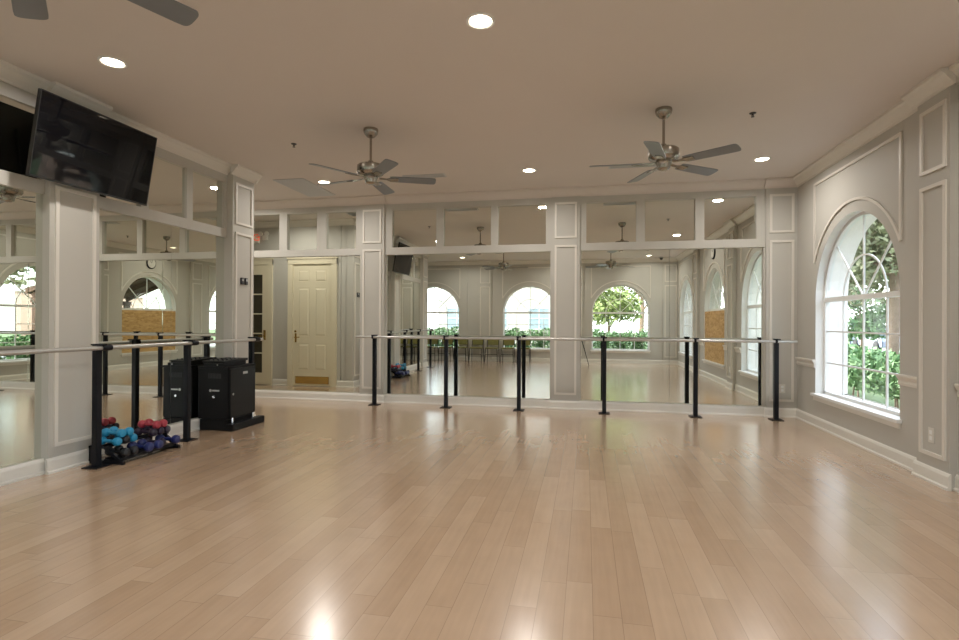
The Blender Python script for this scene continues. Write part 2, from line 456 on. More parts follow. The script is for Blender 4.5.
# ------------------------------------------------------------------ walls with arched windows
SILL, SPR = .42, 1.61
def arch_pts(c, hw, n=24):
    return [(c-hw*math.cos(PI*k/n), SPR+hw*math.sin(PI*k/n)) for k in range(n+1)]
def mapper(axis, plane, out):
    """(a, z, d): a along the wall, d metres outwards from the wall plane"""
    if axis == 'y': return lambda a, z, d: (plane+out*d, a, z)
    return lambda a, z, d: (a, plane+out*d, z)
def arch_wall(name, axis, plane, out, a0, a1, holes, thick=.37):
    P = mapper(axis, plane, out); mb = MB(); rv = MB(); rx = MB()
    xs = a0
    for d in (0, thick):
        x = a0
        for c, hw in holes:
            mb.quad(P(x,0,d), P(c-hw,0,d), P(c-hw,H,d), P(x,H,d))
            mb.quad(P(c-hw,0,d), P(c+hw,0,d), P(c+hw,SILL,d), P(c-hw,SILL,d))
            ap = arch_pts(c, hw)
            for k in range(len(ap)-1):
                (p, q), (r, s) = ap[k], ap[k+1]
                mb.quad(P(p,q,d), P(r,s,d), P(r,H,d), P(p,H,d))
            x = c+hw
        mb.quad(P(x,0,d), P(a1,0,d), P(a1,H,d), P(x,H,d))
    o = struct(mb, name, M['wall'], recalc=False)
    for c, hw in holes:
        path = [(c-hw, SILL)]+arch_pts(c, hw)+[(c+hw, SILL)]
        for k in range(len(path)-1):
            (p, q), (r, s) = path[k], path[k+1]
            rv.quad(P(p,q,0), P(r,s,0), P(r,s,.15), P(p,q,.15))
            rx.quad(P(p,q,.15), P(r,s,.15), P(r,s,thick), P(p,q,thick))
        rv.quad(P(c-hw,SILL,0), P(c+hw,SILL,0), P(c+hw,SILL,.15), P(c-hw,SILL,.15))
        rx.quad(P(c-hw,SILL,.15), P(c+hw,SILL,.15), P(c+hw,SILL-.02,thick+.05), P(c-hw,SILL-.02,thick+.05))
    rv.build('window_reveal', M['jamb'], o, recalc=False)
    rx.build('exterior_reveal', M['stucco'], o, recalc=False)
    return o
win_n = [0]
def strip(mb, P, pts, w, d0, d1, closed=False):
    """rectangular bar following a polyline in the wall plane"""
    n = len(pts); rg = []
    for k in range(n):
        a = Vector(pts[max(k-1, 0)]); b = Vector(pts[min(k+1, n-1)]); t = (b-a).normalized(); nn = Vector((-t.y, t.x))
        p = Vector(pts[k])
        l, r = p+nn*w/2, p-nn*w/2
        rg.append([P(l.x,l.y,d0), P(r.x,r.y,d0), P(r.x,r.y,d1), P(l.x,l.y,d1)])
    mb.loft(rg)
def arch_window(axis, plane, out, c, hw, lower=True):
    win_n[0] += 1
    P = mapper(axis, plane, out)
    G = .125
    f = MB(); fw = .035
    strip(f, P, [(c-hw+fw/2, SILL)]+arch_pts(c, hw-fw/2)[0:]+[(c+hw-fw/2, SILL)], fw, G-.03, G+.03)
    strip(f, P, [(c-hw, SILL+fw/2), (c+hw, SILL+fw/2)], fw, G-.03, G+.03)
    strip(f, P, [(c-hw, SPR), (c+hw, SPR)], .055, G-.035, G+.03)
    o = struct(f, 'window_%d' % win_n[0], M['jamb'])
    m = MB(); mw = .018
    for k in (1, 2, 3):
        a = c-hw+2*hw*k/4
        if lower: strip(m, P, [(a, SILL), (a, SPR)], mw, G-.009, G+.009)
    if lower:
        for k in (1, 2):
            z = SILL+(SPR-SILL)*k/3
            strip(m, P, [(c-hw, z), (c+hw, z)], mw, G-.008, G+.008)
    strip(m, P, [(c, SPR), (c, SPR+hw)], mw, G-.009, G+.009)
    for s in (-1, 1):
        strip(m, P, [(c, SPR), (c+s*hw*.707, SPR+hw*.707)], mw, G-.008, G+.008)
    strip(m, P, arch_pts(c, hw*.5, 20), mw, G-.007, G+.007)
    m.build('muntins', M['jamb'], o)
    g = MB(); path = [(c-hw+.01, SILL+.01)]+arch_pts(c, hw-.01)+[(c+hw-.01, SILL+.01)]
    g.quad(*[P(a, z, G) for a, z in path])
    g.build('glass_pane', M['glass'], o)
    s = MB()
    def bx(a0, a1, d0, d1, z0, z1):
        p, q = P(a0, z0, d0), P(a1, z1, d1); s.box(p[0], q[0], p[1], q[1], p[2], q[2])
    bx(c-hw-.04, c+hw+.04, -.045, .0, SILL-.03, SILL+.002)
    bx(c-hw, c+hw, 0., G-.03, SILL, SILL+.002)
    s.build('window_sill', M['jamb'], o)
    s = MB(); bx(c-hw-.02, c+hw+.02, -.018, 0., SILL-.085, SILL-.03)
    s.build('window_apron', M['trim'], o)
    # panel moulding round the arch
    t = MB(); R_, S_ = hw+.135, hw+.02
    zz = SPR+math.sqrt(R_*R_-S_*S_)
    zt = 3.105
    strip(t, P, [(c-S_, zz), (c-S_, zt-.0305)], .03, -.016, .002); strip(t, P, [(c+S_, zz), (c+S_, zt-.0305)], .03, -.016, .002)
    strip(t, P, [(c-S_-.015, zt-.015), (c+S_+.015, zt-.015)], .03, -.016, .002)
    a0 = math.acos(S_/R_)
    strip(t, P, [(c-R_*math.cos(a0+(PI-2*a0)*k/24), SPR+R_*math.sin(a0+(PI-2*a0)*k/24)) for k in range(25)], .03, -.0165, .002)
    t.build('arch_molding', M['trim'], o)
    return o
def inv_bx(mb, axis, plane, out, a0, a1, d0, d1, z0, z1):
    P = mapper(axis, plane, out); p, q = P(a0, z0, d0), P(a1, z1, d1); mb.box(p[0], q[0], p[1], q[1], p[2], q[2])

HW = .935
RW = [(.2, HW), (3.5, HW), (6.595, HW)]
OW = [(-5.0, .89), (-1.72, .89), (1.16, .89)]
arch_wall('wall_right', 'y', XR, 1, YO, 8.5, RW)
arch_wall('wall_rear', 'x', YO, -1, XW-.3, XR+.37, OW)
for c, h in reversed(RW): arch_window('y', XR, 1, c, h)
for c, h in reversed(OW): arch_window('x', YO, -1, c, h)
RP = [(4.87, 5.295), (1.52, 2.02)]
for a0, a1 in RP: pilaster('y', XR-.055, -1, a0, a1, .055, a0+.035, a1-.055)
OP = [(2.45, XR), (-.43, .0), (-3.43, -3.0)]
for a0, a1 in OP: pilaster('x', YO+.06, 1, a0, a1, .06)
cr = MB(); bs = MB(); ch = MB()
edges = [YO, 1.52, 2.02, 4.87, 5.295, 8.13]
for k in (0, 2, 4): run(cr, CROWN, 'y', XR, -1, edges[k], edges[k+1]); run(bs, BASE, 'y', XR, -1, edges[k], edges[k+1])
for a0, a1 in RP: run(cr, CROWN, 'y', XR-.055, -1, a0-.06, a1+.06); run(bs, BASE, 'y', XR-.055, -1, a0-.02, a1+.02)
CHAIR = [(-.004,.745),(.012,.745),(.018,.77),(.012,.79),(.026,.815),(.034,.83),(.034,.848),(-.004,.848)]
CH = [(YO+.06, .2-HW), (.2+HW, 1.50), (2.04, 3.5-HW), (3.5+HW, 4.85), (5.30, 6.595-HW), (6.595+HW, 8.11)]
for a, b in CH:
    if b > a: run(ch, CHAIR, 'y', XR, -1, a, b)
for a, b in ((XW, -3.43), (-3.0, -.43), (.0, 2.45)): run(cr, CROWN, 'x', YO, 1, a, b); run(bs, BASE, 'x', YO, 1, a, b)
for a0, a1 in OP: run(cr, CROWN, 'x', YO+.06, 1, a0-.06, a1); run(bs, BASE, 'x', YO+.06, 1, a0-.02, a1)
for a, b in ((XW, -5.0-.89), (-5.0+.89, -3.45), (-2.98, -1.72-.89), (-1.72+.89, -.45), (.02, 1.16-.89), (1.16+.89, 2.43)): run(ch, CHAIR, 'x', YO, 1, a, b)
trim(cr, 'trim'); trim(ch, 'trim'); struct(bs, 'baseboard_right', M['base'])

# strand board over the lower half of one window
o = MB().box(XR+.015, XR+.033, 3.5-HW+.002, 3.5+HW-.002, SILL+.003, SPR-.03).build('board_panel', M['ply'])
tag(o, 'tan strand board sheet filling the lower half of an arched window under the clock', 'board')
# wall clock
t = thing('wall_clock', 'round black rimmed wall clock above the boarded arched window', 'clock', (XR, 3.5, 2.92))
MB().lathe([(.0,-.03),(.15,-.03),(.165,-.02),(.165,-.0),(0,-.0)], axis='x').build('clock_rim', M['black'], t, smooth=True)
MB().lathe([(0,-.034),(.135,-.034),(.135,-.028),(0,-.028)], axis='x').build('clock_face', M['clockf'], t)
hb = MB(); hb.bar((-.036,0,0),(-.036,.05,.05),.008,.003,(1,0,0)); hb.bar((-.037,0,0),(-.037,-.03,.09),.006,.003,(1,0,0)); hb.build('clock_hands', M['black'], t)

# outlets and thermostats
def outlet(label, loc, axis, sign):
    t = thing('outlet_plate', label, 'outlet', loc, group='wall outlets')
    a = MB(); b = MB()
    def bx(m, u0, u1, d0, d1, z0, z1):
        if axis == 'y': m.box(sign*d0, sign*d1, u0, u1, z0, z1)
        else: m.box(u0, u1, sign*d0, sign*d1, z0, z1)
    bx(a, -.038, .038, -.001, .006, -.062, .062); a.build('cover_plate', M['plate'], t, bevel=.002)
    bx(b, -.017, .017, .005, .008, .008, .040); bx(b, -.017, .017, .005, .008, -.040, -.008); b.build('socket', M['jamb'], t)
outlet('cream outlet plate inside the lower panel of the right wall pilaster', (XR-.055, 5.09, .39), 'y', -1)
outlet('cream outlet plate low on the back wall pilaster behind the last barre post', (2.69, 8.13, .40), 'x', -1)
for k, (yy, lab) in enumerate(((6.335, 'small dark wall control on the corner pilaster, nearer the mirror'), (6.42, 'small dark wall control on the corner pilaster, nearer the corner'))):
    t = thing('wall_control', lab, 'control', (XL+.02, yy, 1.84), group='wall controls')
    MB().box(-.002, .022, -.026, .026, -.045, .045).build('housing', M['gplate'], t, bevel=.004)
    MB().box(.021, .024, -.014, .014, .0, .03).build('display', M['vent'], t)

# ------------------------------------------------------------------ ceiling things
def downlight(x, y, label):
    t = thing('recessed_downlight', label, 'downlight', (x, y, H), group='recessed downlights')
    m = MB(); m.lathe([(.098,0),(.098,-.006),(.085,-.010),(.074,-.004),(.074,0)], n=32); m.build('trim_ring', M['jamb'], t, smooth=True)
    MB().lathe([(0,-.001),(.074,-.001),(.074,-.005),(.05,-.010),(0,-.012)], n=32).build('lens', M['lens'], t, smooth=True)
    L = bpy.data.lights.new('downlight_lamp', 'AREA'); L.shape = 'DISK'; L.size = .15
    L.energy = LAMP; L.color = (1, .95, .895); L.spread = math.radians(165)
    lo = bpy.data.objects.new('downlight_lamp', L); COL.objects.link(lo); lo.parent = t; lo.location = (0, 0, -.016)
    return t
LAMP = 19
for x, y, lab in ((-3.63,3.51,'lit recessed ceiling downlight near the top left, above the television'),
                  (-.70,3.49,'lit recessed ceiling downlight at the top centre of the photo'),
                  (2.03,3.55,'recessed downlight over the right wall, seen only in the back mirror'),
                  (-3.73,7.13,'lit recessed downlight beside the flat grille and left fan'),
                  (-.75,7.06,'lit recessed downlight between the two far ceiling fans'),
                  (2.11,7.09,'lit recessed downlight right of the right fan by the corner'),
                  (1.93,-.3,'recessed downlight behind the camera at the window side, seen in the mirror'),
                  (-.72,-.1,'recessed downlight straight above the tripod behind the camera'),
                  (-5.5,7.4,'added unseen downlight in the corridor ceiling, brightening the panelled door'),  # added lamp, out of view, lifts the corridor and its reflected door
                  (-3.75,.05,'recessed downlight behind the camera near the chairs, seen in the mirror')):
    downlight(x, y, lab)

def sprinkler(x, y, label):
    t = thing('sprinkler_head', label, 'sprinkler', (x, y, H), group='ceiling sprinklers')
    MB().lathe([(0,.0),(.032,0),(.030,-.006),(.010,-.010),(0,-.010)], n=16).build('escutcheon', M['gplate'], t, smooth=True)
    m = MB(); m.tube((0,0,-.008),(0,0,-.022),.008); m.tube((.010,0,-.018),(.004,0,-.036),.003); m.tube((-.010,0,-.018),(-.004,0,-.036),.003); m.lathe([(0,-.035),(.016,-.035),(.016,-.038),(0,-.038)],n=14); m.build('deflector', M['gplate'], t)
sprinkler(-3.27, 5.53, 'small dark fire sprinkler on the ceiling left of the left fan')
sprinkler(1.56, 5.52, 'small dark fire sprinkler on the ceiling right of the right fan')

# flat return grille
t = thing('ceiling_grille', 'flat pale grey return grille in the ceiling by the corridor', 'vent', (-4.16, 7.38, H))
MB().box(-.24, .24, -.50, .50, -.012, 0).build('grille_frame', M['vent'], t, bevel=.004)
m = MB()
for k in range(22): m.bar((-.21,-.46+.044*k,-.014),(.21,-.46+.044*k,-.014),.03,.004,(0,.5,1))
m.build('louvers', M['vent'], t)
for x, lab in ((-2.2, 'linear slot vent in the ceiling behind the left fan'), (.58, 'linear slot vent in the ceiling behind the right fan')):
    t = thing('slot_vent', lab, 'vent', (x, 7.08, H), group='slot vents')
    m = MB(); m.box(-.30,.30,-.075,-.05,-.012,0); m.box(-.30,.30,.05,.075,-.012,0); m.box(-.30,-.28,-.05,.05,-.012,0); m.box(.28,.30,-.05,.05,-.012,0)
    m.box(-.28,.28,-.02,-.01,-.012,0); m.box(-.28,.28,.01,.02,-.012,0); m.build('vent_frame', M['vent'], t)
    MB().box(-.285,.285,-.052,.052,-.003,0).build('slot_backing', M['slot'], t)

t = thing('security_camera', 'small dark dome camera on the ceiling near the rear corner, seen in the mirror', 'camera', (2.35, -.75, H))
MB().lathe([(0,0),(.06,0),(.06,-.03),(.05,-.035),(0,-.035)], n=20).build('camera_base', M['vent'], t, smooth=True)
MB().lathe([(0,-.095),(.02,-.092),(.04,-.075),(.048,-.05),(.048,-.033),(0,-.033)], n=20).build('dome', M['gplate'], t, smooth=True)

# ceiling fans
def make_fan():
    t = thing('ceiling_fan', '', 'ceiling fan', group='ceiling fans')
    MB().lathe([(0,0),(.075,0),(.078,-.02),(.07,-.05),(.04,-.085),(.018,-.095),(0,-.095)], n=28).build('canopy', M['nickel'], t, smooth=True)
    MB().tube((0,0,-.08),(0,0,-.37),.0125,n=14).build('downrod', M['nickel'], t, smooth=True)
    MB().lathe([(0,-.335),(.025,-.335),(.035,-.36),(.04,-.372),(.125,-.378),(.14,-.39),(.142,-.455),(.13,-.475),(.10,-.488),(0,-.49)], n=32).build('motor_housing', M['nickel'], t, smooth=True)
    MB().lathe([(0,-.488),(.07,-.488),(.075,-.51),(.062,-.535),(.058,-.565),(.03,-.58),(0,-.582)], n=28).build('switch_cup', M['nickel'], t, smooth=True)
    for k in range(5):
        a = 2*PI*k/5
        Rm = Matrix.Rotation(a, 4, 'Z')
        pitch = Matrix.Rotation(math.radians(-12), 4, 'X')
        def X(p, zz=-.515): return tuple((Rm @ (Matrix.Translation((0,0,zz)) @ (pitch @ Vector(p))))[:])
        # blade outline with rounded tip
        out = [(.20,-.052),(.24,-.058)]+[(.30+.32*j/6, -.060-.008*j/6) for j in range(7)]
        tip = [(.62+.068*math.cos(b)*.9, .068*math.sin(b)) for b in [(-PI/2)+PI*j/10 for j in range(1, 10)]]
        tip = [(.64+.045*math.copysign(abs(math.cos(b))**.6, math.cos(b)), .068*math.copysign(abs(math.sin(b))**.6, math.sin(b))) for b in [(-PI/2)+PI*j/12 for j in range(1, 12)]]
        pts = out+tip+[(x, -y_) for x, y_ in reversed(out)]
        b = MB(); b.loft([[X((x, y_, -.003)) for x, y_ in pts], [X((x, y_, .003)) for x, y_ in pts]])
        b.build('blade', M['blade'], t)
        br = MB()
        br.loft([[X((.09,-.014,-.004)),X((.09,.014,-.004)),X((.09,.014,.006)),X((.09,-.014,.006))],
                 [X((.17,-.012,-.010)),X((.17,.012,-.010)),X((.17,.012,.0)),X((.17,-.012,.0))],
                 [X((.21,-.035,-.012)),X((.21,.035,-.012)),X((.21,.035,-.003)),X((.21,-.035,-.003))],
                 [X((.29,-.03,-.010)),X((.29,.03,-.010)),X((.29,.03,-.003)),X((.29,-.03,-.003))]])
        br.build('blade_bracket', M['nickel'], t)
    return t
fan = make_fan()
for k, (x, y, a, lab) in enumerate(((-2.22,5.25,22,'left of the two far ceiling fans, nickel motor and five grey blades'),
                       (.71,5.26,38,'right of the two far ceiling fans, nickel motor and five grey blades'),
                       (-2.2,1.7,66,'near ceiling fan whose grey blade tips enter the top left corner'),
                       (.71,1.7,50,'ceiling fan nearest the rear window wall, seen only in the mirrors'))):
    o = fan if k == 0 else copy_tree(fan)
    o.location = (x, y, H); o.rotation_euler = (0, 0, math.radians(a)); o['label'] = lab

# ------------------------------------------------------------------ ballet barres
def barre(label, axis, posts, p_rail, fixed, inward, sleeves):
    """axis 'x': rail along x at y=fixed; inward = +-1 direction (towards the room) on the other axis"""
    t = thing('ballet_barre', label, 'barre')
    def P(a, d, z): return (a, fixed+d*inward, z) if axis == 'x' else (fixed+d*inward, a, z)
    MB().tube(P(p_rail[0], .046, 1.066), P(p_rail[1], .046, 1.066), .0195, n=16).build('rail', M['rail'], t, smooth=True)
    for a in posts:
        m = MB(); p, q = P(a-.028, -.028, .006), P(a+.028, .028, 1.096); m.box(p[0], q[0], p[1], q[1], p[2], q[2])
        po = m.build('post', M['black'], t, bevel=.004)
        m = MB(); p, q = P(a-.078, -.078, 0), P(a+.078, .078, .009); m.box(p[0], q[0], p[1], q[1], p[2], q[2])
        m.build('base_plate', M['black'], po)
        m = MB(); p, q = P(a-.034, -.034, 1.088), P(a+.034, .07, 1.102); m.box(p[0], q[0], p[1], q[1], p[2], q[2])
        m.tube(P(a+sleeves*.0, .046, 1.066), P(a+sleeves*.095, .046, 1.066), .027, n=14)
        m.build('rail_bracket', M['black'], po)
barre('long ballet barre with silver rail on six black posts along the mirrored back wall', 'x', [-3.253,-2.093,-.974,.262,1.502,2.535], (-3.55, 2.78), 7.89, -1, -.3)
barre('ballet barre with silver rail on black posts along the left mirrored partition', 'y', [1.75,2.9,4.01,5.11,6.255], (1.6, 6.42), -4.29, 1, 1)

# ------------------------------------------------------------------ television
tv = thing('television', 'black flat television tilted down high on the left pilaster', 'television', (0, 0, 0))
def tvp(yy, s, d):      # yy along wall, s from bottom (0) to top (1), d out of the screen
    bx_, bz = -4.37, 2.47; tx, tz = -4.25, 3.152
    n = Vector((tz-bz, 0, -(tx-bx_))).normalized()
    return Vector((bx_+(tx-bx_)*s, yy, bz+(tz-bz)*s))+n*d
def tvbox(mb, y0, y1, s0, s1, d0, d1):
    mb.loft([[tvp(y0,s0,d),tvp(y1,s0,d),tvp(y1,s1,d),tvp(y0,s1,d)] for d in (d0, d1)])
m = MB(); tvbox(m, 3.462, 4.627, 0, 1, -.03, -.001); tvbox(m, 3.7, 4.4, .12, .7, -.055, -.029); m.build('casing', M['tvcase'], tv)
m = MB(); tvbox(m, 3.470, 4.619, .022, .988, -.002, .001); m.build('screen', M['tvscreen'], tv)
m = MB(); tvbox(m, 3.462, 4.627, 0, .020, -.001, .004); tvbox(m, 3.462, 4.627, .99, 1, -.001, .004); tvbox(m, 3.462, 3.469, .02, .99, -.001, .004); tvbox(m, 4.620, 4.627, .02, .99, -.001, .004); m.build('bezel', M['tvcase'], tv)
m = MB(); m.box(-4.50, -4.485, 3.86, 4.12, 2.62, 3.0); m.bar((-4.49,3.93,2.92),tvp(3.93,.62,-.05),.04,.03); m.bar((-4.49,4.05,2.92),tvp(4.05,.62,-.05),.04,.03); m.bar((-4.49,3.99,2.68),tvp(3.99,.25,-.05),.05,.03)
m.build('wall_bracket', M['tvcase'], tv)

# ------------------------------------------------------------------ cabinet with equipment
cab = thing('equipment_cabinet', 'low black equipment cabinet on a plinth against the left mirror', 'cabinet', (0,0,0))
MB().box(-4.58, -4.175, 5.635, 6.16, .135, .74).build('body', M['cab'], cab, bevel=.004)
MB().box(-4.58, -4.16, 5.625, 6.165, .74, .765).build('top', M['cab'], cab, bevel=.004)
MB().box(-4.18, -4.09, 5.61, 6.25, .0, .085).box(-4.552, -4.185, 5.63, 6.13, 0, .129).build('plinth', M['cab'], cab, bevel=.004)
dr = MB().box(-4.177, -4.160, 5.66, 6.15, .15, .735).build('door', M['cabdoor'], cab, bevel=.003)
m = MB(); m.tube((-4.162,5.70,.43),(-4.148,5.70,.43),.014); m.build('door_lock', M['chrome'], dr)
MB().box(-4.1605, -4.158, 5.90, 5.99, .655, .685).build('maker_badge', M['rail'], dr)
for yy in (5.69, 6.09):
    for xx in (-4.155,): MB().tube((xx,yy,.084),(xx,yy,.152),.018).build('foot', M['chrome'], cab)
m = MB()
for k in range(9): m.box(-4.44+.02*k, -4.428+.02*k, 5.632, 5.636, .62, .68)
m.build('side_vents', M['blkv'], cab)
m = MB(); m.tube((-4.36,5.636,.40),(-4.36,5.622,.40),.016,n=16); m.build('side_lock', M['chrome'], cab)
def text_mesh(name, body, size, m, parent, loc, rot, ext=.001):
    c = bpy.data.curves.new(name, 'FONT'); c.body = body; c.size = size; c.extrude = ext; c.align_x = 'CENTER'; c.align_y = 'CENTER'
    o = bpy.data.objects.new(name, c); COL.objects.link(o)
    dg = bpy.context.evaluated_depsgraph_get(); me = bpy.data.meshes.new_from_object(o.evaluated_get(dg))
    bpy.data.objects.remove(o); bpy.data.curves.remove(c)
    me.materials.clear(); me.materials.append(m)
    r = bpy.data.objects.new(name, me); COL.objects.link(r); r.parent = parent; r.location = loc; r.rotation_euler = rot
    return r
m = MB(); m.lathe([(0,-.002),(.016,-.002),(.016,.001),(0,.001)], c=(-4.41,5.634,.475), axis='y', n=18); m.box(-4.385,-4.29,5.632,5.636,.466,.484); m.build('side_badge', M['rail'], cab)
mx = thing('audio_mixer', 'flat black audio mixer lying on top of the black cabinet', 'mixer', (-4.40, 5.87, .765), 0)
MB().box(-.14, .15, -.20, .22, 0, .05).build('mixer_case', M['cab'], mx, bevel=.006)
m = MB(); m.loft([[(-.15,-.21,.045),(.16,-.21,.045),(.16,.24,.045),(-.15,.24,.045)],[(-.15,-.21,.060),(.16,-.21,.060),(.16,.24,.075),(-.15,.24,.075)]]); m.build('control_surface', M['cabdoor'], mx)
for i in range(4):
    for j in range(5): MB().tube((-.1+.065*i,-.15+.075*j,.06),(-.1+.065*i,-.15+.075*j,.078),.008,n=8).build('knob', M['blkv'], mx)
rc = thing('media_receiver', 'small black media receiver beside the mixer on the cabinet, nearer the weights', 'receiver', (-4.40, 5.65, .765))
MB().box(-.10, .16, -.02, .02, 0, .035).build('receiver_case', M['cab'], rc, bevel=.004)
m = MB(); m.tube((.09,-.02,.018),(.09,-.026,.018),.009); m.build('volume_knob', M['chrome'], rc)

# ------------------------------------------------------------------ dumbbell rack and dumbbells
rk = thing('dumbbell_rack', 'low black two tier dumbbell rack on the floor under the left barre', 'rack', (-4.30, 4.455, 0))
for s in (-1, 1):
    yy = s*.335
    m = MB(); m.bar((-.18,yy,.015),(.19,yy,.015),.03,.03); m.bar((.17,yy,.015),(-.02,yy,.155),.03,.025,(0,1,0)); m.bar((-.16,yy,.015),(-.16,yy,.16),.03,.03,(0,1,0)); m.bar((-.18,yy,.148),(.05,yy,.148),.03,.02)
    m.build('side_frame', M['black'], rk)
m = MB()
for xx, zz in ((-.10,.148),(-.02,.148)): m.bar((xx,-.335,zz),(xx,.335,zz),.03,.014)
m.build('upper_rail', M['black'], rk)
m = MB()
for xx, zz in ((.0,.050),(.14,.050)): m.bar((xx,-.335,zz),(xx,.335,zz),.03,.014)
m.box(-.01,.15,-.35,.35,.028,.043)
m.build('lower_rail', M['black'], rk)
def dumbbell_set(color):
    t = thing('dumbbell', '', 'dumbbell', group='hand weights on the rack')
    for s in (-1, 1):
        MB().lathe([(0,s*.055),(.022,s*.055),(.034,s*.062),(.040,s*.078),(.040,s*.092),(.034,s*.108),(.020,s*.114),(0,s*.114)], axis='x', n=16).build('weight_head', M[color], t, smooth=True)
    MB().lathe([(0,-.057),(.014,-.057),(.0155,-.03),(.017,0),(.0155,.03),(.014,.057),(0,.057)], axis='x', n=12).build('handle', M[color], t, smooth=True)
    return t
protos = {}
DB = [('cyan',-4.31,4.16,.195,'cyan dumbbell at the near end of the rack, lower of its stack'),
      ('blkv',-4.31,4.245,.195,'black dumbbell between the two lower cyan dumbbells'),
      ('cyan',-4.31,4.33,.195,'cyan dumbbell beside the navy ones, lower of its stack'),
      ('cyan',-4.31,4.203,.263,'cyan dumbbell lying on top of the stack, nearest the rack end'),
      ('cyan',-4.31,4.288,.263,'cyan dumbbell lying on top of the stack, farther from the rack end'),
      ('purple',-4.31,4.745,.195,'dark purple dumbbell at the far end of the upper tier'),
      ('purple',-4.31,4.575,.195,'dark purple dumbbell under the near red dumbbell, nearest the cyan stack'),
      ('purple',-4.31,4.66,.195,'dark purple dumbbell on the upper tier between two dark purple ones'),
      ('red',-4.31,4.618,.263,'red dumbbell on the top of the stack, nearer the cyan weights'),
      ('red',-4.31,4.703,.263,'red dumbbell on the top of the stack, nearer the cabinet'),
      ('blkv',-4.23,4.17,.097,'black dumbbell on the lower tier under the near end cyan stack'),
      ('blkv',-4.23,4.265,.097,'black dumbbell on the lower tier beside the navy dumbbell'),
      ('navy',-4.23,4.375,.097,'navy dumbbell on the lower tier next to the cyan stack'),
      ('navy',-4.23,4.49,.097,'navy dumbbell at the middle of the lower tier'),
      ('purple',-4.23,4.595,.097,'dark purple dumbbell on the lower tier below the red ones'),
      ('navy',-4.23,4.715,.097,'navy dumbbell at the far end of the rack, alone on the lower tier')]
for c, x, y, z, lab in DB:
    if c not in protos: o = protos[c] = dumbbell_set(c)
    else: o = copy_tree(protos[c])
    if c == 'navy': o.scale = (1.1,)*3; x = -4.18; z += .006
    o.location = (x, y, z+.002); o.rotation_euler = (0, 0, random.uniform(-.10, .10)*0+.0)
    o['label'] = lab

# ------------------------------------------------------------------ exit sign & emergency light above the glazed door
ex = thing('exit_sign', 'lit white exit sign with red letters above the glazed corridor door', 'sign', (-6.71, YE1, 3.0))
MB().box(-.17, .17, 0, .05, -.11, .11).build('sign_box', M['exitw'], ex, bevel=.01)
text_mesh('sign_lettering', 'EXIT', .19, M['exitr'], ex, (0, .052, 0), (PI/2, 0, PI))
em = thing('emergency_light', 'white twin emergency light beside the exit sign in the corridor', 'light', (-6.41, YE1, 3.0))
MB().box(-.06, .06, 0, .05, -.05, .05).build('housing', M['exitw'], em, bevel=.01)
for s in (-1, 1): MB().lathe([(0,.05),(.03,.05),(.05,.09),(.05,.10),(0,.10)], c=(s*.07,0,.07), axis='y', n=18).build('lamp_head', M['exitw'], em, smooth=True)

# ------------------------------------------------------------------ chairs along the rear wall
def make_chair():
    t = thing('stacking_chair', '', 'chair', group='chairs along the rear window wall')
    MB().box(-.20, .20, -.19, .20, .43, .47).build('seat', M['olive'], t, bevel=.015)
    m = MB(); rg = []
    for zz, yy in ((.54,-.215),(.60,-.225),(.70,-.235),(.77,-.245)):
        rg.append([(-.19,yy-.012,zz),(.19,yy-.012,zz),(.19,yy+.012,zz),(-.19,yy+.012,zz)])
    m.loft(rg); m.build('backrest', M['olive'], t, bevel=.006)
    for s in (-1, 1):
        m = MB(); m.tube((s*.19,.19,.44),(s*.205,.22,.0),.011,n=10); m.build('leg', M['black'], t)
        m = MB(); m.tube((s*.19,-.18,.44),(s*.205,-.24,.0),.011,n=10); m.build('leg', M['black'], t)
        m = MB(); m.tube((s*.185,-.16,.44),(s*.185,-.25,.76),.011,n=10); m.build('back_upright', M['black'], t)
    m = MB(); m.tube((-.20,.20,.25),(.20,.20,.25),.008,n=8); m.tube((-.20,-.2,.43),(.20,-.2,.43),.008,n=8); m.build('stretcher', M['black'], t)
    return t
chair = make_chair()
CL = ['olive padded chair against the rear wall, farthest left in the mirror', 'olive padded chair second from the left in the mirror row',
      'olive padded chair third from the left in the mirror row', 'olive padded chair under the panelled pilaster, middle of the row',
      'olive padded chair third from the right end of the row', 'olive padded chair second from the right end of the row',
      'olive padded chair at the right end of the row, under the middle arched window']
for k in range(7):
    o = chair if k == 0 else copy_tree(chair)
    o.location = (-5.0+.52*k, YO+.34, 0); o['label'] = CL[k]

# ------------------------------------------------------------------ photographer's tripod and camera (seen in the mirror)
tp = thing('tripod', 'black camera tripod standing before the rear windows, a leg shows in the mirror', 'tripod', (-.19, -.12, 0))
for k in range(3):
    a = PI*2*k/3
    m = MB(); m.tube((.03*math.cos(a),.03*math.sin(a),1.12),(.22*math.cos(a),.22*math.sin(a),.5),.014,n=10); m.tube((.21*math.cos(a),.21*math.sin(a),.53),(.36*math.cos(a),.36*math.sin(a),.0),.010,n=10)
    m.build('leg', M['black'], tp)
m = MB(); m.tube((0,0,.85),(0,0,1.20),.014); m.build('center_column', M['black'], tp)
m = MB(); m.lathe([(0,1.17),(.035,1.17),(.035,1.20),(.02,1.22),(.028,1.235),(0,1.25)], n=16); m.tube((.02,0,1.2),(.10,-.05,1.19),.008); m.build('tripod_head', M['black'], tp)
cm = thing('camera', 'black photo camera mounted on the tripod', 'camera', (-.19, -.12, 1.25))
MB().box(-.07, .07, -.05, -.005, 0, .10).build('body', M['gplate'], cm, bevel=.01)
MB().lathe([(0,-.006),(.034,-.006),(.036,.05),(.04,.055),(.04,.07),(0,.068)], c=(0,0,.05), axis='y', n=20).build('lens', M['gplate'], cm, smooth=True)

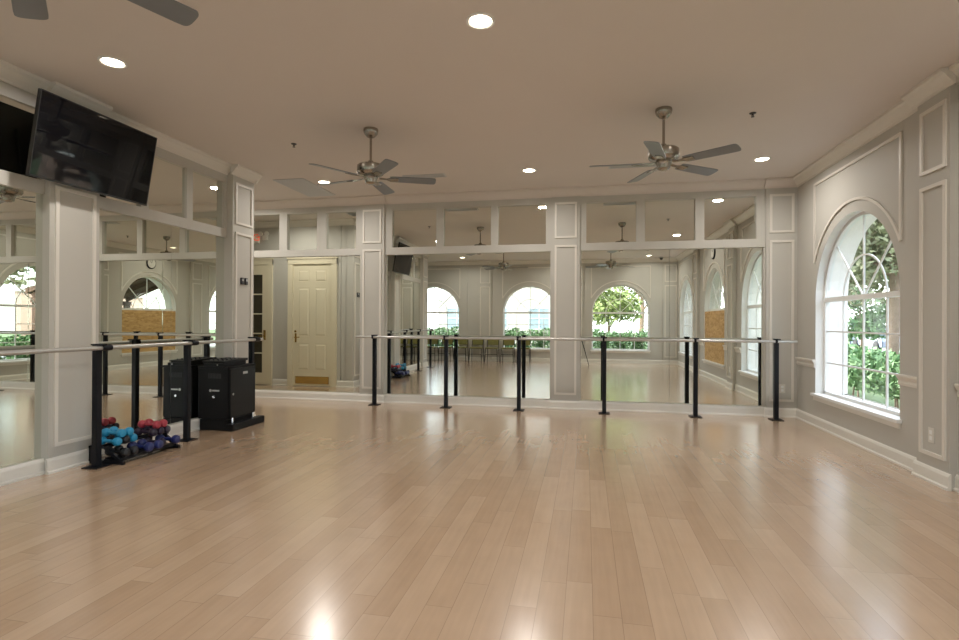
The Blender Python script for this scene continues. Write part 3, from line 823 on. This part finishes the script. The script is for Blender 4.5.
# ------------------------------------------------------------------ outdoors
ZG = -.18
struct(MB().box(-60, 60, -60, 70, ZG-.2, ZG-.0), 'ground', M['grass'])
m = MB(); m.box(9.5, 17, -50, 60, ZG-.01, ZG+.012); m.build('road', M['road'], kind='structure')
m = MB(); m.box(-50, 9.4, -12.5, -7.5, ZG-.01, ZG+.012); m.build('footpath', M['road'], kind='structure')
m = MB(); m.box(3.27, 4.4, -4, 30, ZG-.01, ZG+.02); m.build('walkway', M['road'], kind='structure')

def leaf_cloud(name, m, parent, centers, n, size, shell=.35, flat=1.):
    vs = []; fs = []
    tot = sum(r[0]*r[1]*r[2] for _, r in centers)
    for c, r in centers:
        k = max(8, int(n*r[0]*r[1]*r[2]/tot))
        for _ in range(k):
            d = Vector((random.gauss(0,1), random.gauss(0,1), random.gauss(0,1))).normalized()
            q = 1-shell*random.random()**1.5
            p = Vector((c[0]+d.x*r[0]*q, c[1]+d.y*r[1]*q, c[2]+d.z*r[2]*q))
            u = Vector((random.gauss(0,1), random.gauss(0,1), random.gauss(0,1)*flat)).normalized()
            w_ = u.cross(Vector((random.gauss(0,1), random.gauss(0,1), random.gauss(0,1)))).normalized()
            s = size*random.uniform(.7, 1.4); i = len(vs)
            vs += [tuple(p-u*s), tuple(p+w_*s*.45), tuple(p+u*s), tuple(p-w_*s*.45)]
            fs.append((i, i+1, i+2, i+3))
    b = MB(); b.v = vs; b.f = fs
    return b.build(name, m, parent, recalc=False)
def hedge(label, x0, x1, y0, y1, z0, z1, n, stems):
    t = thing('hedge', label, 'hedge', ((x0+x1)/2, (y0+y1)/2, ZG))
    ox, oy = (x0+x1)/2, (y0+y1)/2
    cs = []
    long_x = (x1-x0) > (y1-y0); Ln = max(x1-x0, y1-y0); k = int(Ln/.55)
    for i in range(k):
        f = -Ln/2+Ln*(i+.5)/k
        hz = (z1-z0)/2; wd = min(x1-x0, y1-y0)/2
        c = (f, random.uniform(-.08,.08), (z0+z1)/2-ZG+random.uniform(-.05,.06)) if long_x else (random.uniform(-.08,.08), f, (z0+z1)/2-ZG+random.uniform(-.05,.06))
        cs.append((c, (.46, wd, hz) if long_x else (wd, .46, hz)))
    leaf_cloud('foliage', M['leaf1'], t, cs, n, .058, .45)
    m = MB()
    for i in range(stems):
        f = -Ln/2+Ln*(i+.5)/stems
        p = (f, random.uniform(-.2,.2)) if long_x else (random.uniform(-.2,.2), f)
        m.tube((p[0],p[1],0),(p[0]+random.uniform(-.1,.1),p[1]+random.uniform(-.1,.1),z0-ZG+.35),.018,.010,n=6)
    m.build('stems', M['bark'], t)
    bpy.context.view_layer.update()
    return t
hedge('clipped green hedge outside the right hand arched window', 4.5, 5.5, 5.0, 17.0, .12, .90, 18000, 26)
hedge('clipped green hedge outside the rear arched windows', -9., 4.2, -3.7, -2.7, -.05, 1.08, 22000, 26)

def tree(label, x, y, h, cr, n, m='leaf2', tr=.14, size=.16, group=None):
    t = thing('tree', label, 'tree', (x, y, ZG), group=group)
    b = MB(); b.tube((0,0,0),(.1,.05,h*.35),tr,tr*.75,n=10); b.tube((.1,.05,h*.34),(0,0,h*.75),tr*.75,tr*.35,n=10)
    for k in range(5):
        a = 2*PI*k/5+random.random(); b.tube((.08,.04,h*(.32+.06*k)),(cr*.6*math.cos(a),cr*.6*math.sin(a),h*(.55+.07*k)),tr*.4,tr*.12,n=7)
    b.build('trunk', M['bark'], t, smooth=True)
    cs = []
    for k in range(9):
        a = 2*PI*k/9*2.4; q = random.uniform(.25,.75)*cr
        cs.append(((q*math.cos(a), q*math.sin(a), h*random.uniform(.45,.92)), (cr*.55, cr*.55, cr*.42)))
    leaf_cloud('crown', M[m], t, cs, n, size, .8)
    return t
TG = 'trees outside the windows'
tree('broad leafy tree nearest the right hand arched window', 7.6, 15.3, 7.0, 3.0, 18000, 'leaf2', .15, .085, TG)
tree('tree behind the hedge, farther along the right hand side road', 9.2, 22.5, 7.5, 3.2, 7000, 'leaf1', .16, .17, TG)
tree('low shrubby tree on the near verge of the side road', 8.9, 19.8, 2.7, .95, 4000, 'leaf1', .06, .07, TG)
tree('tall tree across the side road beyond the parked car', 19., 33., 10., 4.6, 5200, 'leaf2', .2, .26, TG)
tree('tree across the side road right of the parked car', 19.0, 22., 8., 4.0, 3600, 'leaf2', .2, .26, TG)
tree('tree outside the boarded window side of the room', 11.5, 1.5, 6.5, 2.6, 3600, 'leaf2', .16, .17, TG)
tree('slender yellow green tree outside the rear window nearest the right corner', 1.0, -6.8, 3.7, 1.35, 2600, 'leaf3', .08, .12, TG)
tree('bushy tree outside the rear windows beyond the footpath', 3.2, -14.5, 6.5, 2.6, 3000, 'leaf3', .15, .18, TG)
tree('bushy tree standing left of the pale house across the footpath', -13.5, -14.0, 6.5, 2.6, 2600, 'leaf2', .15, .18, TG)

def house(label, x0, x1, y0, y1, h, face, wall):
    t = thing('house', label, 'house', ((x0+x1)/2, (y0+y1)/2, ZG), group=None)
    a, b = (x1-x0)/2, (y1-y0)/2
    MB().box(-a, a, -b, b, 0, h).build('wall', M[wall], t)
    e = .5; rb = MB()
    rb.loft([[(-a-e,-b-e,h),(a+e,-b-e,h),(a+e,b+e,h),(-a-e,b+e,h)],[(-a-e,-b-e,h+.15),(a+e,-b-e,h+.15),(a+e,b+e,h+.15),(-a-e,b+e,h+.15)],
             [(-max(a-b,.05),-max(b-a,.05),h+1.9),(max(a-b,.05),-max(b-a,.05),h+1.9),(max(a-b,.05),max(b-a,.05),h+1.9),(-max(a-b,.05),max(b-a,.05),h+1.9)]])
    rb.build('roof', M['roof'], t)
    L = a if face in '+y' else b
    k = 0; p = -L+1.2
    while p < L-1.0:
        for zz in (1.0, 3.6):
            if zz+1.3 > h: continue
            f = MB(); g = MB(); wv = .65
            def bx(mm, u0, u1, z0, z1, d0, d1):
                if face == 'y': mm.box(p+u0, p+u1, b+d0, b+d1, z0, z1)
                else: mm.box(-a-d1, -a-d0, p+u0, p+u1, z0, z1)
            for u in (-wv, -.02, wv-.04): bx(f, u, u+.05, zz, zz+1.35, 0, .05)
            for q in (zz, zz+.66, zz+1.3): bx(f, -wv, wv, q, q+.05, 0, .05)
            fo = f.build('window', M['jamb'], t); bx(g, -wv, wv, zz, zz+1.35, 0, .02); g.build('pane', M['wglass'], fo)
        p += 2.6
    return t
house('pale two storey house across the footpath behind the rear windows', -9.0, .5, -24, -16.5, 5.4, 'y', 'house')
house('pink stucco house across the side road', 24, 33, -4, 14, 5.4, 'x', 'pink')
house('pale house far along the side road beyond the trees', 29, 40, 40, 56, 5.4, 'x', 'house')

# timber porch outside the boarded window
pr = thing('porch', 'brown timber porch roof outside the boarded window', 'porch', (XR+.44, 3.5, ZG))
m = MB(); m.loft([[(0,-2.2,3.1),(0,1.1,3.1),(0,1.1,3.2),(0,-2.2,3.2)],[(2.6,-2.2,2.20),(2.6,1.1,2.20),(2.6,1.1,2.33),(2.6,-2.2,2.33)]]); m.build('porch_roof', M['brown'], pr)
m = MB()
for k in range(6): m.bar((.05,-2.1+.62*k,3.01),(2.5,-2.1+.62*k,2.15),.06,.12)
m.build('rafters', M['brown'], pr)
for yy in (-2.05, .95):
    m = MB(); m.box(2.36, 2.5, yy-.07, yy+.07, 0, 2.02); m.build('porch_post', M['brown'], pr)
m = MB(); m.box(2.34, 2.52, -2.15, 1.05, 1.96, 2.10); m.build('beam', M['brown'], pr)

t = thing('garden_wall', 'low pink stucco garden wall beyond the timber porch', 'wall', (8.0, .9, ZG))
MB().box(-.12, .12, -2.3, 2.3, 0, 2.35).build('wall_body', M['pink'], t)
MB().box(-.18, .18, -2.35, 2.35, 2.35, 2.45).build('coping', M['stucco'], t)

# parked car
def car(label, x, y, rz, paint):
    t = thing('car', label, 'car', (x, y, ZG+.012), rz)
    prof = [(-2.1,.35),(-2.15,.62),(-2.0,.80),(-1.2,.88),(-.75,1.22),(-.2,1.40),(.7,1.40),(1.3,1.15),(1.7,.92),(2.1,.85),(2.2,.6),(2.15,.35)]
    rg = []
    for s, k in ((-.80,.88),(-.86,1.0),(.86,1.0),(.80,.88)):
        rg.append([(px, s*(1 if pz < .9 else .86), .35+(pz-.35)*(k if pz > .9 else 1)) for px, pz in prof])
    m = MB(); m.loft(rg); m.build('body', paint, t, smooth=True)
    g = MB()
    for s in (-1, 1):
        g.quad((-.85,s*.80,.95),(1.15,s*.80,.95),(.72,s*.755,1.28),(-.25,s*.755,1.28))
    g.quad((-1.17,-.66,.93),(-1.17,.66,.93),(-.73,.60,1.26),(-.73,-.60,1.26))
    g.build('windows', M['wglass'], t)
    for px in (-1.35, 1.4):
        for s in (-1, 1):
            MB().lathe([(0,-.1),(.26,-.1),(.32,-.08),(.32,.08),(.26,.1),(0,.1)], c=(px, s*.78, .32), axis='y', n=20).build('wheel', M['rubber'], t, smooth=True)
car('grey blue car parked on the side road outside the right window', 14.6, 30., 1.45, M['car1'])

# ------------------------------------------------------------------ light from the sky
W = bpy.data.worlds.new('sky'); SC.world = W; W.use_nodes = True
nt = W.node_tree; bg = nt.nodes['Background']
sky = nt.nodes.new('ShaderNodeTexSky'); sky.sky_type = 'NISHITA'; sky.sun_disc = False
sky.sun_elevation = math.radians(48); sky.sun_rotation = math.radians(-60); sky.air_density = 1.; sky.dust_density = 4.; sky.ozone_density = 1.0
mixn = nt.nodes.new('ShaderNodeMix'); mixn.data_type = 'RGBA'; mixn.inputs[0].default_value = .35
nt.links.new(sky.outputs[0], mixn.inputs[6]); mixn.inputs[7].default_value = (8, 8.4, 8.8, 1)
nt.links.new(mixn.outputs[2], bg.inputs['Color'])
bg.inputs['Strength'].default_value = 1.35
W.cycles.sampling_method = 'MANUAL'; W.cycles.sample_map_resolution = 512
S = bpy.data.lights.new('sun', 'SUN'); S.energy = 3.; S.angle = math.radians(3); S.color = (1, .95, .86)
so = bpy.data.objects.new('sun', S); COL.objects.link(so)
so.rotation_euler = Vector((.45, -.55, -1.0)).to_track_quat('-Z', 'Y').to_euler()
# portals that guide sky sampling through the window openings
def portal(c, axis, plane, out, hw):
    L = bpy.data.lights.new('window_portal', 'AREA'); L.shape = 'RECTANGLE'; L.size = 2*hw; L.size_y = SPR+hw-SILL
    L.cycles.is_portal = True
    o = bpy.data.objects.new('window_portal', L); COL.objects.link(o)
    zc = (SILL+SPR+hw)/2
    if axis == 'y': o.location = (plane+out*.38, c, zc); d = Vector((-out, 0, 0))
    else: o.location = (c, plane+out*.38, zc); d = Vector((0, -out, 0))
    o.rotation_euler = d.to_track_quat('-Z', 'Z').to_euler()
for c, h in RW: portal(c, 'y', XR, 1, h)
for c, h in OW: portal(c, 'x', YO, -1, h)

# ------------------------------------------------------------------ camera
f_px, hc = 533., 1.32
yaw = math.atan2(106.5, f_px); roll = math.atan(13/2686.); pitch = math.atan2(1.3, f_px)
fw = Vector((-math.sin(yaw)*math.cos(pitch), math.cos(yaw)*math.cos(pitch), math.sin(pitch)))
r0 = Vector((math.cos(yaw), math.sin(yaw), 0)); u0 = r0.cross(fw)
rt = r0*math.cos(roll)+u0*math.sin(roll); up = rt.cross(fw)
cam = bpy.data.cameras.new('camera_view'); cam.sensor_width = 36; cam.lens = 36*f_px/959.; cam.clip_start = .05; cam.clip_end = 300
co = bpy.data.objects.new('camera_view', cam); COL.objects.link(co)
co.matrix_world = Matrix(((rt.x, up.x, -fw.x, 0), (rt.y, up.y, -fw.y, 0), (rt.z, up.z, -fw.z, hc), (0, 0, 0, 1)))
SC.camera = co

# ------------------------------------------------------------------ colour management and paths
vs = SC.view_settings; vs.view_transform = 'Standard'; vs.look = 'None'; vs.exposure = .12; vs.gamma = 1; vs.use_curve_mapping = False
c = SC.cycles
c.max_bounces = 14; c.diffuse_bounces = 5; c.glossy_bounces = 8; c.transmission_bounces = 4; c.transparent_max_bounces = 16
c.sample_clamp_indirect = 2.5; c.blur_glossy = 1.; c.caustics_reflective = True; c.caustics_refractive = False
c.use_denoising = True
